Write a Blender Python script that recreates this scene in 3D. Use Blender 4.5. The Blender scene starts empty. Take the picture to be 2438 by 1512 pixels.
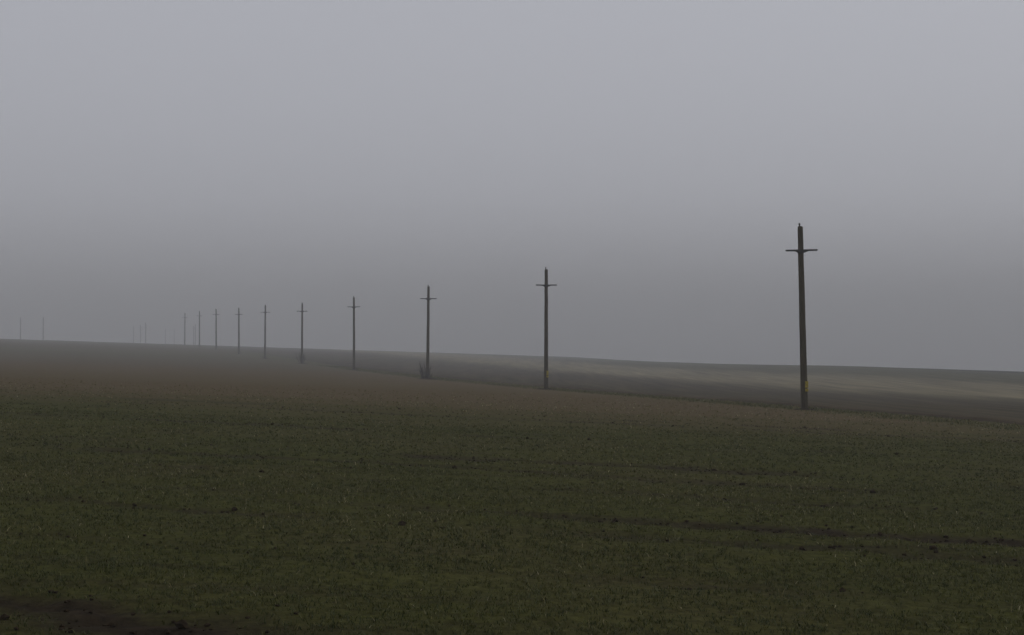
import bpy, math, random
import numpy as np
from mathutils import Vector, Matrix

random.seed(4); rng=np.random.default_rng(7)
S=bpy.context.scene
S.view_settings.view_transform='Standard'; S.view_settings.look='None'
S.view_settings.exposure=0; S.view_settings.gamma=1

# ------------------------------------------------------------ terrain function
PERM=rng.random((512,512))
def vnoise(x,y,s,seed=0):
    x=np.asarray(x,float)/s+seed*17.3+1000; y=np.asarray(y,float)/s+seed*31.7+1000
    xi=np.floor(x).astype(int); yi=np.floor(y).astype(int); fx=x-xi; fy=y-yi
    fx=fx*fx*(3-2*fx); fy=fy*fy*(3-2*fy)
    g=lambda a,b: PERM[a%512,b%512]
    return ((g(xi,yi)*(1-fx)+g(xi+1,yi)*fx)*(1-fy)+(g(xi,yi+1)*(1-fx)+g(xi+1,yi+1)*fx)*fy)*2-1
def sstep(a,b,t):
    t=np.clip((t-a)/(b-a),0,1); return t*t*(3-2*t)
LD=[0,40,61,93,121,155,188,213,250,282,322,361,400,520,800,1500,4000]
LH=[2.0,1.95,1.95,2.2,2.3,2.2,2.03,1.72,1.35,.84,.42,.17,.02,.2,1.5,8,20]
RD=[0,40,61,93,130,160,200,235,260,330,500,1500,4000]
RH=[2.0,1.95,1.95,2.1,1.55,1.05,.5,.15,.05,.5,3,18,30]
def linev(x,y): return (x-12.4)*.954+(y-61)*.30
TR=[(17.9,.32,1.0),(16.1,.28,.65),(26.5,.45,.8),(24.3,.35,.6),(13.2,.2,.4),(21.3,.25,.45),(34,.45,.6),(46,.6,.6),(43.4,.5,.45),(9.6,.45,1.2)]
def trackw(x,y):
    w=np.zeros_like(np.asarray(x,float))
    for c,wd,st in TR:
        if c<10:
            t=(y-(8.9-.5*x)-.35*vnoise(x,y,.8,4))/1.1
            m=sstep(-1.2,-2.3,x)
        else:
            t=(y-(c-.27*x)+.35*vnoise(x,y*0,3.0,c)+.26*vnoise(x,y,.4,c))/1.035; m=.15+.85*sstep(-.3,.5,vnoise(x,y*0,2.6,c+3))
        w=np.maximum(w,st*m*np.exp(-(t/wd)**2))
    return np.minimum(w,1.0)
def tz(x,y,fine=True):
    x=np.asarray(x,float); y=np.asarray(y,float)
    d=np.sqrt(x*x+np.maximum(y,0)**2)
    hl=np.interp(d,LD,LH); hr=np.interp(np.maximum(y,0)*1.04,RD,RH)
    w=sstep(14,60,x)
    h=hl*(1-w)+hr*w
    z=-.0163*y-.032*x-(h-2.0)
    v=linev(x,y)+.25*vnoise(x,y,6,8)
    z=z-.12*np.exp(-((v-4.2)/.6)**2)*sstep(25,45,y)+.07*np.exp(-((v-5.4)/.45)**2)*(.6+.5*vnoise(x,y,1.5,9))
    if fine:
        f=np.exp(-d/60)
        tw=trackw(x,y)
        z=z+f*(.02*vnoise(x,y,.9,1)+.012*vnoise(x,y,.35,2)+.006*vnoise(x,y,.16,3))-f*tw*.04+f*tw*.05*vnoise(x,y,.22,5)
    return z

def axis(lo,hi,step,far,g):
    a=list(np.arange(lo,hi,step)); s=step; p=a[-1]
    while p<far: s*=g; p+=s; a.append(p)
    return a
ys=axis(6,30,.09,3800,1.02)
yb=[6]; s=.3
while yb[-1]>-400: s*=1.2; yb.append(yb[-1]-s)
ys=np.array(sorted(yb[1:])+ys)
xh=np.array(axis(0,14,.1,3800,1.035)); xs=np.concatenate([-xh[:0:-1],xh])
X,Y=np.meshgrid(xs,ys); Z=tz(X,Y)
nx,ny=len(xs),len(ys)
def mesh_np(name,verts,faces,nv,mat,smooth=False):
    me=bpy.data.meshes.new(name)
    me.vertices.add(len(verts)); me.vertices.foreach_set('co',verts.astype(np.float32).ravel())
    me.loops.add(faces.size); me.loops.foreach_set('vertex_index',faces.astype(np.int32).ravel())
    n=len(faces); me.polygons.add(n); me.polygons.foreach_set('loop_start',np.arange(n,dtype=np.int32)*nv)
    me.polygons.foreach_set('use_smooth',np.full(n,smooth))
    me.update(calc_edges=True); me.validate()
    me.materials.append(mat)
    ob=bpy.data.objects.new(name,me); S.collection.objects.link(ob); return ob

# ------------------------------------------------------------ materials
def newmat(name):
    m=bpy.data.materials.new(name); m.use_nodes=True; nt=m.node_tree
    b=nt.nodes['Principled BSDF']; return m,nt,b
def N(nt,t,**k):
    n=nt.nodes.new(t)
    for a,b in k.items(): setattr(n,a,b)
    return n
def noise(nt,vec,scale,detail=4,rough=.55):
    n=N(nt,'ShaderNodeTexNoise'); n.inputs['Scale'].default_value=scale; n.inputs['Detail'].default_value=detail
    n.inputs['Roughness'].default_value=rough; nt.links.new(vec,n.inputs['Vector']); return n.outputs['Fac']
def ramp(nt,fac,pts,interp='LINEAR'):
    r=N(nt,'ShaderNodeValToRGB'); r.color_ramp.interpolation=interp
    e=r.color_ramp.elements
    while len(e)<len(pts): e.new(.5)
    for el,(p,c) in zip(e,pts):
        el.position=p; el.color=(*c,1) if len(c)==3 else c
    nt.links.new(fac,r.inputs[0]); return r.outputs[0]
def mth(nt,op,a,b=None,c=None,clamp=False):
    n=N(nt,'ShaderNodeMath',operation=op); n.use_clamp=clamp
    for i,v in enumerate((a,b,c)):
        if v is None: continue
        if isinstance(v,(int,float)): n.inputs[i].default_value=v
        else: nt.links.new(v,n.inputs[i])
    return n.outputs[0]
def mix(nt,f,a,b,bt='MIX'):
    n=N(nt,'ShaderNodeMix',data_type='RGBA',blend_type=bt)
    for i,v in ((0,f),(6,a),(7,b)):
        if isinstance(v,(int,float)): n.inputs[i].default_value=v
        elif isinstance(v,tuple): n.inputs[i].default_value=(*v,1)
        else: nt.links.new(v,n.inputs[i])
    return n.outputs[2]
def mapr(nt,v,a,b,c=0,d=1):
    n=N(nt,'ShaderNodeMapRange'); n.interpolation_type='SMOOTHSTEP'
    nt.links.new(v,n.inputs[0])
    for i,q in enumerate((a,b,c,d)): n.inputs[i+1].default_value=q
    return n.outputs[0]

gm,nt,b=newmat('field_soil_and_crop')
tc=N(nt,'ShaderNodeTexCoord'); P=tc.outputs['Object']
sep=N(nt,'ShaderNodeSeparateXYZ'); nt.links.new(P,sep.inputs[0]); PX,PY=sep.outputs[0],sep.outputs[1]
dv=N(nt,'ShaderNodeVectorMath',operation='DOT_PRODUCT'); nt.links.new(P,dv.inputs[0]); dv.inputs[1].default_value=(.954,.30,0)
V=mth(nt,'SUBTRACT',dv.outputs['Value'],12.4*.954+61*.30)
mp=N(nt,'ShaderNodeMapping'); mp.inputs['Rotation'].default_value=(0,0,math.radians(15)); mp.inputs['Scale'].default_value=(.12,1,1)
nt.links.new(P,mp.inputs[0]); R=mp.outputs[0]
mp2=N(nt,'ShaderNodeMapping'); mp2.inputs['Rotation'].default_value=(0,0,math.radians(-17.5)); mp2.inputs['Scale'].default_value=(1,.05,1)
nt.links.new(P,mp2.inputs[0]); Q=mp2.outputs[0]
nf=noise(nt,P,9,8,.7); nm=noise(nt,P,1.1,5,.6); nl=noise(nt,P,.12,4,.55); ns=noise(nt,R,2.2,5,.6); ns2=noise(nt,R,.35,4,.5)
green=ramp(nt,nf,[(.30,(.023,.022,.006)),(.48,(.047,.048,.012)),(.62,(.066,.068,.017)),(.8,(.115,.110,.036))])
brown=ramp(nt,nf,[(.30,(.050,.037,.018)),(.5,(.090,.067,.035)),(.75,(.140,.108,.058))])
soil=ramp(nt,nf,[(.30,(.012,.009,.006)),(.7,(.038,.027,.017))])
patch=ramp(nt,ns,[(.36,(1,1,1)),(.50,(0,0,0))])
near=mix(nt,mth(nt,'MULTIPLY',patch,.4),green,soil)
near=mix(nt,mapr(nt,nl,.42,.62,0,.35),near,mix(nt,.5,brown,green))
yy=mth(nt,'ADD',PY,mth(nt,'MULTIPLY_ADD',ns2,22,-11))
yy=mth(nt,'ADD',yy,mth(nt,'MULTIPLY',PX,.2))
fieldA=mix(nt,mapr(nt,yy,36,60),near,brown)
fieldA=mix(nt,mapr(nt,yy,95,190,0,.7),fieldA,(.068,.062,.036))
vn=mth(nt,'ADD',V,mth(nt,'MULTIPLY_ADD',noise(nt,Q,.25,5,.6),9,-4.5))
vt=mth(nt,'ADD',V,mth(nt,'MULTIPLY_ADD',noise(nt,P,.5,3,.6),1.6,-.8))
vf=mth(nt,'DIVIDE',vn,200,clamp=True)
far=ramp(nt,vf,[(0,(.058,.049,.030)),(.13,(.060,.050,.032)),(.16,(.085,.074,.046)),(.20,(.165,.145,.092)),(.29,(.150,.132,.086)),(.33,(.078,.074,.044)),(.50,(.064,.064,.038)),(.53,(.018,.018,.013)),(.75,(.024,.024,.017))])
st=noise(nt,Q,.9,6,.65)
far=mix(nt,1,far,ramp(nt,st,[(.3,(.5,.5,.5)),(.7,(1.5,1.47,1.42))]),'MULTIPLY')
far=mix(nt,.6,far,ramp(nt,nf,[(.3,(.6,.6,.6)),(.7,(1.3,1.3,1.3))]),'MULTIPLY')
col=mix(nt,mapr(nt,vt,4.6,6.2),fieldA,far)
verge=mix(nt,nf,(.036,.038,.013),(.085,.083,.032))
vg=mth(nt,'MULTIPLY',mapr(nt,vt,-1.5,1.2),mapr(nt,vt,3.9,3.4))
col=mix(nt,mth(nt,'MULTIPLY',vg,.7),col,verge)
tk=mth(nt,'MULTIPLY',mapr(nt,vt,3.4,4.0),mapr(nt,vt,5.6,4.8))
col=mix(nt,mth(nt,'MULTIPLY',tk,.75),col,soil)
at=N(nt,'ShaderNodeAttribute',attribute_name='bare')
col=mix(nt,mth(nt,'MULTIPLY',at.outputs['Fac'],.95,clamp=True),col,soil)
nt.links.new(col,b.inputs['Base Color']); b.inputs['Roughness'].default_value=1; b.inputs['Specular IOR Level'].default_value=.03
bp=N(nt,'ShaderNodeBump'); bp.inputs['Strength'].default_value=.8; bp.inputs['Distance'].default_value=.06
nt.links.new(mth(nt,'ADD',nf,mth(nt,'MULTIPLY',nm,2)),bp.inputs['Height']); nt.links.new(bp.outputs[0],b.inputs['Normal'])

idx=np.arange(nx*ny).reshape(ny,nx)
F=np.stack([idx[:-1,:-1],idx[:-1,1:],idx[1:,1:],idx[1:,:-1]],-1).reshape(-1,4)
g=mesh_np('ground',np.stack([X,Y,Z],-1).reshape(-1,3),F,4,gm,True)
a=g.data.attributes.new('bare','FLOAT','POINT'); a.data.foreach_set('value',np.clip(trackw(X,Y)*1.0,0,1).astype(np.float32).ravel())

# ------------------------------------------------------------ grass (young wheat)
wm,nt,b=newmat('young_wheat')
at=N(nt,'ShaderNodeAttribute',attribute_name='tint')
c=ramp(nt,at.outputs['Fac'],[(0,(.024,.033,.007)),(.35,(.052,.061,.013)),(.65,(.090,.086,.021)),(.85,(.140,.115,.042)),(1,(.36,.32,.19))])
nt.links.new(c,b.inputs['Base Color']); b.inputs['Roughness'].default_value=.6; b.inputs['Specular IOR Level'].default_value=.15
def blades(cx,cy,n,hmin,hmax,wid,spread):
    k=len(cx); bx=np.repeat(cx,n)+rng.normal(0,spread,k*n); by=np.repeat(cy,n)+rng.normal(0,spread,k*n)
    bz=tz(bx,by)-.005; M=k*n
    ang=rng.random(M)*2*np.pi; h=hmin+(hmax-hmin)*rng.random(M)**1.3; lean=(.3+1.1*rng.random(M))*h; la=rng.random(M)*2*np.pi
    w=wid*(.7+.6*rng.random(M))
    dx,dy=np.cos(ang)*w/2,np.sin(ang)*w/2; lx,ly=np.cos(la)*lean,np.sin(la)*lean
    v=np.empty((M,5,3))
    v[:,0]=np.stack([bx-dx,by-dy,bz],-1); v[:,1]=np.stack([bx+dx,by+dy,bz],-1)
    v[:,2]=np.stack([bx+dx*.8+lx*.35,by+dy*.8+ly*.35,bz+h*.6],-1); v[:,3]=np.stack([bx-dx*.8+lx*.35,by-dy*.8+ly*.35,bz+h*.6],-1)
    v[:,4]=np.stack([bx+lx,by+ly,bz+h*.9],-1)
    b0=np.arange(M)*5
    f=np.concatenate([np.stack([b0,b0+1,b0+2],-1),np.stack([b0,b0+2,b0+3],-1),np.stack([b0+3,b0+2,b0+4],-1)])
    tint=.37+.14*vnoise(bx,by,1.5,6)+.12*vnoise(bx,by,7,26)+.24*rng.normal(0,1,M)+.32*sstep(34,56,by+.2*bx)
    return v.reshape(-1,3),f,np.repeat(np.clip(tint,0,1),5)
Vs=[];Fs=[];Ts=[];off=0
for (y0,y1,dens,n,h0,h1,w) in [(7.5,14,290,4,.02,.055,.006),(14,24,165,4,.02,.06,.008),(24,40,60,4,.02,.06,.012),(40,85,11,4,.02,.06,.02)]:
    hw=y1*.36+4; cnt=int(dens*(y1-y0)*hw*2)
    cx=rng.uniform(-hw,hw,cnt); cy=rng.uniform(y0,y1,cnt)
    q=cy+.27*cx; q=np.round(q/.145)*.145+rng.normal(0,.03,cnt); cy=q-.27*cx
    keep=(rng.random(cnt)<np.clip(.85+.55*vnoise(cx,cy*2.2,1.6,11)+.3*vnoise(cx,cy,.5,12),.1,1))&(rng.random(cnt)>trackw(cx,cy)*1.3)&(linev(cx,cy)<2.8)
    keep&=rng.random(cnt)>sstep(34,82,cy)
    cx,cy=cx[keep],cy[keep]
    v,f,t=blades(cx,cy,n,h0,h1,w,.02); Vs.append(v);Fs.append(f+off);Ts.append(t);off+=len(v)
cnt=7000; t=rng.uniform(-20,120,cnt); vv=rng.normal(1.2,.9,cnt)
cx=12.4-.30*t+.954*vv; cy=61+.954*t+.30*vv
v,f,tt=blades(cx,cy,4,.04,.13,.02,.05); Vs.append(v);Fs.append(f+off);Ts.append(np.clip(tt-.1,0,1));off+=len(v)
# a few dry straw stalks
cnt=160; cy=rng.uniform(9,38,cnt); cx=rng.uniform(-1,1,cnt)*(cy*.36+3)
v,f,tt=blades(cx,cy,1,.04,.11,.004,.03); Vs.append(v);Fs.append(f+off);Ts.append(np.clip(tt*0+.88,0,1));off+=len(v)
gr=mesh_np('grass',np.concatenate(Vs),np.concatenate(Fs),3,wm)
a=gr.data.attributes.new('tint','FLOAT','POINT'); a.data.foreach_set('value',np.concatenate(Ts).astype(np.float32))

# ------------------------------------------------------------ soil clods
cm,nt,b=newmat('clod_soil')
tc=N(nt,'ShaderNodeTexCoord'); c=ramp(nt,noise(nt,tc.outputs['Object'],20,5),[(.3,(.012,.009,.006)),(.7,(.042,.030,.018))])
nt.links.new(c,b.inputs['Base Color']); b.inputs['Roughness'].default_value=1; b.inputs['Specular IOR Level'].default_value=.03
import bmesh
bm=bmesh.new(); bmesh.ops.create_icosphere(bm,subdivisions=1,radius=1); bv=np.array([v.co[:] for v in bm.verts]); bf=np.array([[v.index for v in f.verts] for f in bm.faces]); bm.free()
NC=160000
cx=rng.uniform(-16,16,NC); cy=rng.uniform(8,48,NC); pr=trackw(cx,cy)*.28+.0005
k=rng.random(NC)<pr; cx,cy=cx[k],cy[k]; n=len(cx)
r=rng.uniform(.007,.026,n)*(1+1.1*(rng.random(n)<.05))
vv=bv[None]*r[:,None,None]*rng.uniform(.6,1.35,(n,12,1))*np.array([1,1,.75])
vv+=np.stack([cx,cy,tz(cx,cy)+r*.3],-1)[:,None]
ff=bf[None]+(np.arange(n)*12)[:,None,None]
mesh_np('soil_clods',vv.reshape(-1,3),ff.reshape(-1,3),3,cm)

# ------------------------------------------------------------ utility poles
pm,nt,b=newmat('weathered_pole')
tc=N(nt,'ShaderNodeTexCoord'); mpp=N(nt,'ShaderNodeMapping'); mpp.inputs['Scale'].default_value=(6,6,.5); nt.links.new(tc.outputs['Object'],mpp.inputs[0])
n1=noise(nt,mpp.outputs[0],3,6,.65); n2=noise(nt,tc.outputs['Object'],1.3,3)
c=ramp(nt,n1,[(.3,(.032,.026,.016)),(.5,(.070,.058,.038)),(.75,(.120,.100,.070))])
c=mix(nt,mapr(nt,n2,.5,.7,0,.5),c,(.054,.060,.034))
nt.links.new(c,b.inputs['Base Color']); b.inputs['Roughness'].default_value=.9; b.inputs['Specular IOR Level'].default_value=.1
bp=N(nt,'ShaderNodeBump'); bp.inputs['Strength'].default_value=.5; bp.inputs['Distance'].default_value=.02; nt.links.new(n1,bp.inputs['Height']); nt.links.new(bp.outputs[0],b.inputs['Normal'])
am,nt,b=newmat('dark_crossarm'); 
tc=N(nt,'ShaderNodeTexCoord'); c=ramp(nt,noise(nt,tc.outputs['Object'],8,4),[(.3,(.022,.022,.018)),(.7,(.055,.052,.042))]); nt.links.new(c,b.inputs['Base Color']); b.inputs['Roughness'].default_value=.85
ym,nt,b=newmat('yellow_plate_paint')
tc=N(nt,'ShaderNodeTexCoord'); c=ramp(nt,noise(nt,tc.outputs['Object'],14,4),[(.35,(.20,.15,.01)),(.6,(.42,.33,.02))]); nt.links.new(c,b.inputs['Base Color']); b.inputs['Roughness'].default_value=.6

def obj_from(bm,name,mat,parent=None):
    me=bpy.data.meshes.new(name); bm.to_mesh(me); bm.free(); me.materials.append(mat)
    o=bpy.data.objects.new(name,me); S.collection.objects.link(o)
    if parent: o.parent=parent
    return o
def loft(bm,rings):
    prev=None
    for r in rings:
        vs=[bm.verts.new(p) for p in r]
        if prev:
            for i in range(len(vs)): bm.faces.new((prev[i],prev[(i+1)%len(vs)],vs[(i+1)%len(vs)],vs[i]))
        else: bm.faces.new(vs[::-1])
        prev=vs
    bm.faces.new(prev)
def oct_ring(hx,hy,z,c=.25,ox=0,oy=0):
    a=c*min(hx,hy)
    pts=[(hx,-hy+a),(hx,hy-a),(hx-a,hy),(-hx+a,hy),(-hx,hy-a),(-hx,-hy+a),(-hx+a,-hy),(hx-a,-hy)]
    return [(p[0]+ox,p[1]+oy,z) for p in pts]
def make_pole(x,y,H=8.0,lean=0.0,leany=0.0,yaw=0,plate=False,two=False,thick=1.0,seed=0):
    rr=random.Random(seed)
    e=bpy.data.objects.new('utility_pole',None); S.collection.objects.link(e)
    e.location=(x,y,float(tz(x,y,False))-.02); e.rotation_euler=(leany,lean,yaw)
    bm=bmesh.new(); rings=[]
    for i in range(13):
        t=i/12; z=-.4+(H-.12+.4)*t; w=(.138-.038*t)*thick
        rings.append(oct_ring(w,w*.92,z,.35,rr.uniform(-.006,.006),rr.uniform(-.006,.006)))
    rings.append(oct_ring(.08*thick,.075*thick,H-.08,.35))
    loft(bm,rings); obj_from(bm,'shaft',pm,e)
    bm=bmesh.new(); loft(bm,[oct_ring(.026,.026,H-.09,.5,-.03),oct_ring(.026,.026,H-.02,.5,-.03),oct_ring(.040,.040,H-.015,.5,-.03),oct_ring(.030,.030,H+.06,.5,-.03)]); obj_from(bm,'top_insulator_pin',am,e)
    za=H-1.12
    for lvl in ([za,za-.75] if two else [za]):
        bm=bmesh.new(); rings=[]
        for s,hz,dz in [(-.69,.030,0),(-.66,.036,0),(-.30,.040,0),(-.13,.075,-.03),(0,.085,-.04),(.13,.075,-.03),(.30,.040,0),(.66,.036,0),(.69,.030,0)]:
            rings.append([(s,-.17,lvl-hz+dz*1),(s,-.095,lvl-hz+dz*1),(s,-.095,lvl+.035),(s,-.17,lvl+.035)])
        loft(bm,rings)
        bmesh.ops.recalc_face_normals(bm,faces=bm.faces)
        obj_from(bm,'crossarm',am,e)
        bm=bmesh.new(); w=.125*thick; loft(bm,[oct_ring(w,w,lvl-.12,.35),oct_ring(w,w,lvl-.03,.35)]); obj_from(bm,'clamp_band',am,e)
    if plate:
        for zz,hh in ((1.12,.14),(.88,.06)):
            bm=bmesh.new()
            bx0,bx1,by0,by1=.02,.150,-.150,-.105
            vs=[(bx0,by0,zz-hh),(bx1,by0,zz-hh),(bx1,by1,zz-hh),(bx0,by1,zz-hh)]
            loft(bm,[vs,[(p[0],p[1],zz+hh) for p in vs]])
            bmesh.ops.recalc_face_normals(bm,faces=bm.faces); obj_from(bm,'yellow_marker_plate',ym,e)
    return e
Fp=3386.
PX_=[(1915,443),(1300,290),(1018,224),(843,176),(719,146),(631,129),(569,110),(515,98),(475,86),(440,77)]
poles=[]
YAW=math.radians(6)
for i,(px,hp) in enumerate(PX_):
    d=Fp*8/hp; x=(px-1219)/Fp*d
    ln=[-.022,.002,.010,-.003,.004,.006,-.004,-.006,0,.006][i]
    make_pole(x,d,8.0,ln,0,YAW+random.uniform(-.08,.08),plate=i<2,thick=1.0 if i<6 else 1.12,seed=i); poles.append((x,d))
for px,hp in [(103,56),(49,54),(347,52),(335,47),(318,45),(465,51),(461,48),(394,42),(415,40)]:
    d=Fp*8/hp; make_pole((px-1219)/Fp*d,d,8.0,0,0,YAW+.25,two=hp>50,thick=1.5,seed=px)

# ------------------------------------------------------------ dry bushes & mounds at pole feet
bmw,nt,b=newmat('dry_twigs'); tc=N(nt,'ShaderNodeTexCoord'); c=ramp(nt,noise(nt,tc.outputs['Object'],5,3),[(.3,(.018,.013,.010)),(.7,(.06,.045,.032))]); nt.links.new(c,b.inputs['Base Color']); b.inputs['Roughness'].default_value=.9
def twig(bm,p,d,L,r,depth,rr):
    segs=3; q=Vector(p); d=Vector(d).normalized(); prev=None
    for s in range(segs+1):
        rad=r*(1-.6*s/segs); u=d.orthogonal().normalized(); w=d.cross(u)
        ring=[bm.verts.new(q+u*math.cos(k*2.094)*rad+w*math.sin(k*2.094)*rad) for k in range(3)]
        if prev:
            for i in range(3): bm.faces.new((prev[i],prev[(i+1)%3],ring[(i+1)%3],ring[i]))
        prev=ring
        if depth>0 and s>0:
            for _ in range(2):
                dd=(d+Vector((rr.uniform(-1,1),rr.uniform(-1,1),rr.uniform(0,1)))*.5)
                twig(bm,q,dd,L*.45,rad*.6,depth-1,rr)
        q=q+d*L/segs; d=(d+Vector((rr.uniform(-1,1),rr.uniform(-1,1),rr.uniform(-.2,.4)))*.18).normalized()
def bush(x,y,h,w,n,seed):
    rr=random.Random(seed); bm=bmesh.new()
    for i in range(n):
        a=rr.uniform(0,6.28); k=rr.uniform(0,w*.4)
        twig(bm,(math.cos(a)*k,math.sin(a)*k*.6,-.05),(math.cos(a)*.3,math.sin(a)*.3,1),h*rr.uniform(.4,.95),.024,2,rr)
    o=obj_from(bm,'dry_bush',bmw); o.location=(x,y,float(tz(x,y,False)))
x,y=poles[2]; bush(x-.12,y-.3,1.15,1.0,22,1)
x,y=poles[4]; bush(x-.05,y-.3,1.3,.9,18,2)
x,y=poles[3]; bush(x+.1,y-.3,.5,.7,7,3)
x,y=poles[5]; bush(x-.1,y-.3,.5,.7,7,4)
bm=bmesh.new(); rr=random.Random(3)
for i,(x,y) in enumerate(poles[:6]):
    z0=float(tz(x,y,False)); R=[.5,.65,.95,.7,.8,.6][i]; rings=[]
    for rad,hz in ((1.25,-.12),(1,.02),(.65,.09),(.3,.13)):
        rings.append([(x+math.cos(t*math.pi/8)*R*rad*rr.uniform(.85,1.15),y+math.sin(t*math.pi/8)*R*rad*.7,z0+hz*R*1.1*rr.uniform(.8,1.2)) for t in range(16)])
    loft(bm,rings)
obj_from(bm,'earth_mound',cm)

# ------------------------------------------------------------ fog bank (real volume, thicker in the distance)
def fogbox(name,lo,hi,dens,col,an=0.0):
    m=bpy.data.materials.new(name); m.use_nodes=True; nt=m.node_tree; nt.nodes.clear()
    o=N(nt,'ShaderNodeOutputMaterial'); vs=N(nt,'ShaderNodeVolumeScatter'); vs.inputs['Color'].default_value=(*col,1); vs.inputs['Density'].default_value=dens; vs.inputs['Anisotropy'].default_value=an
    nt.links.new(vs.outputs[0],o.inputs['Volume'])
    bm=bmesh.new(); bmesh.ops.create_cube(bm,size=1)
    for v in bm.verts: v.co=Vector([(lo[i]+hi[i])/2+v.co[i]*(hi[i]-lo[i]) for i in range(3)])
    return obj_from(bm,name,m)
FC=(.975,.98,1.0)
fogbox('fog',(-3000,-300,-160),(3000,3000,56),1/930,FC)
fogbox('fog_bank',(-3010,75,-161),(3010,3010,38),1/900,FC)
fogbox('fog_bank_far',(-3020,250,-162),(3020,3020,26),1/650,FC)

# ------------------------------------------------------------ sky, sun, camera
w=bpy.data.worlds.new('World'); S.world=w; w.use_nodes=True; nt=w.node_tree
bg=nt.nodes['Background']; sky=N(nt,'ShaderNodeTexSky',sky_type='NISHITA'); sky.sun_disc=False
EL=math.radians(38); AZ=math.radians(60)
sky.sun_elevation=EL; sky.sun_rotation=AZ; sky.air_density=1; sky.dust_density=3; sky.altitude=0
hs=N(nt,'ShaderNodeHueSaturation'); hs.inputs['Saturation'].default_value=.12; nt.links.new(sky.outputs[0],hs.inputs['Color'])
c=mix(nt,.85,hs.outputs[0],(4.55,4.66,5.22))
nt.links.new(c,bg.inputs['Color']); bg.inputs['Strength'].default_value=.1
sd=bpy.data.lights.new('sun','SUN'); sd.energy=.62; sd.angle=math.radians(30); sd.color=(1,.97,.92)
so=bpy.data.objects.new('sun',sd); S.collection.objects.link(so)
dirv=Vector((math.sin(AZ)*math.cos(EL),math.cos(AZ)*math.cos(EL),math.sin(EL)))
so.rotation_euler=dirv.to_track_quat('Z','Y').to_euler()
cd=bpy.data.cameras.new('camera'); cd.lens=50; cd.sensor_width=36; cd.clip_end=9000; cd.clip_start=.05
co=bpy.data.objects.new('camera',cd); S.collection.objects.link(co); co.location=(0,0,2.0)
co.rotation_euler=(math.radians(90+.575),0,0); S.camera=co
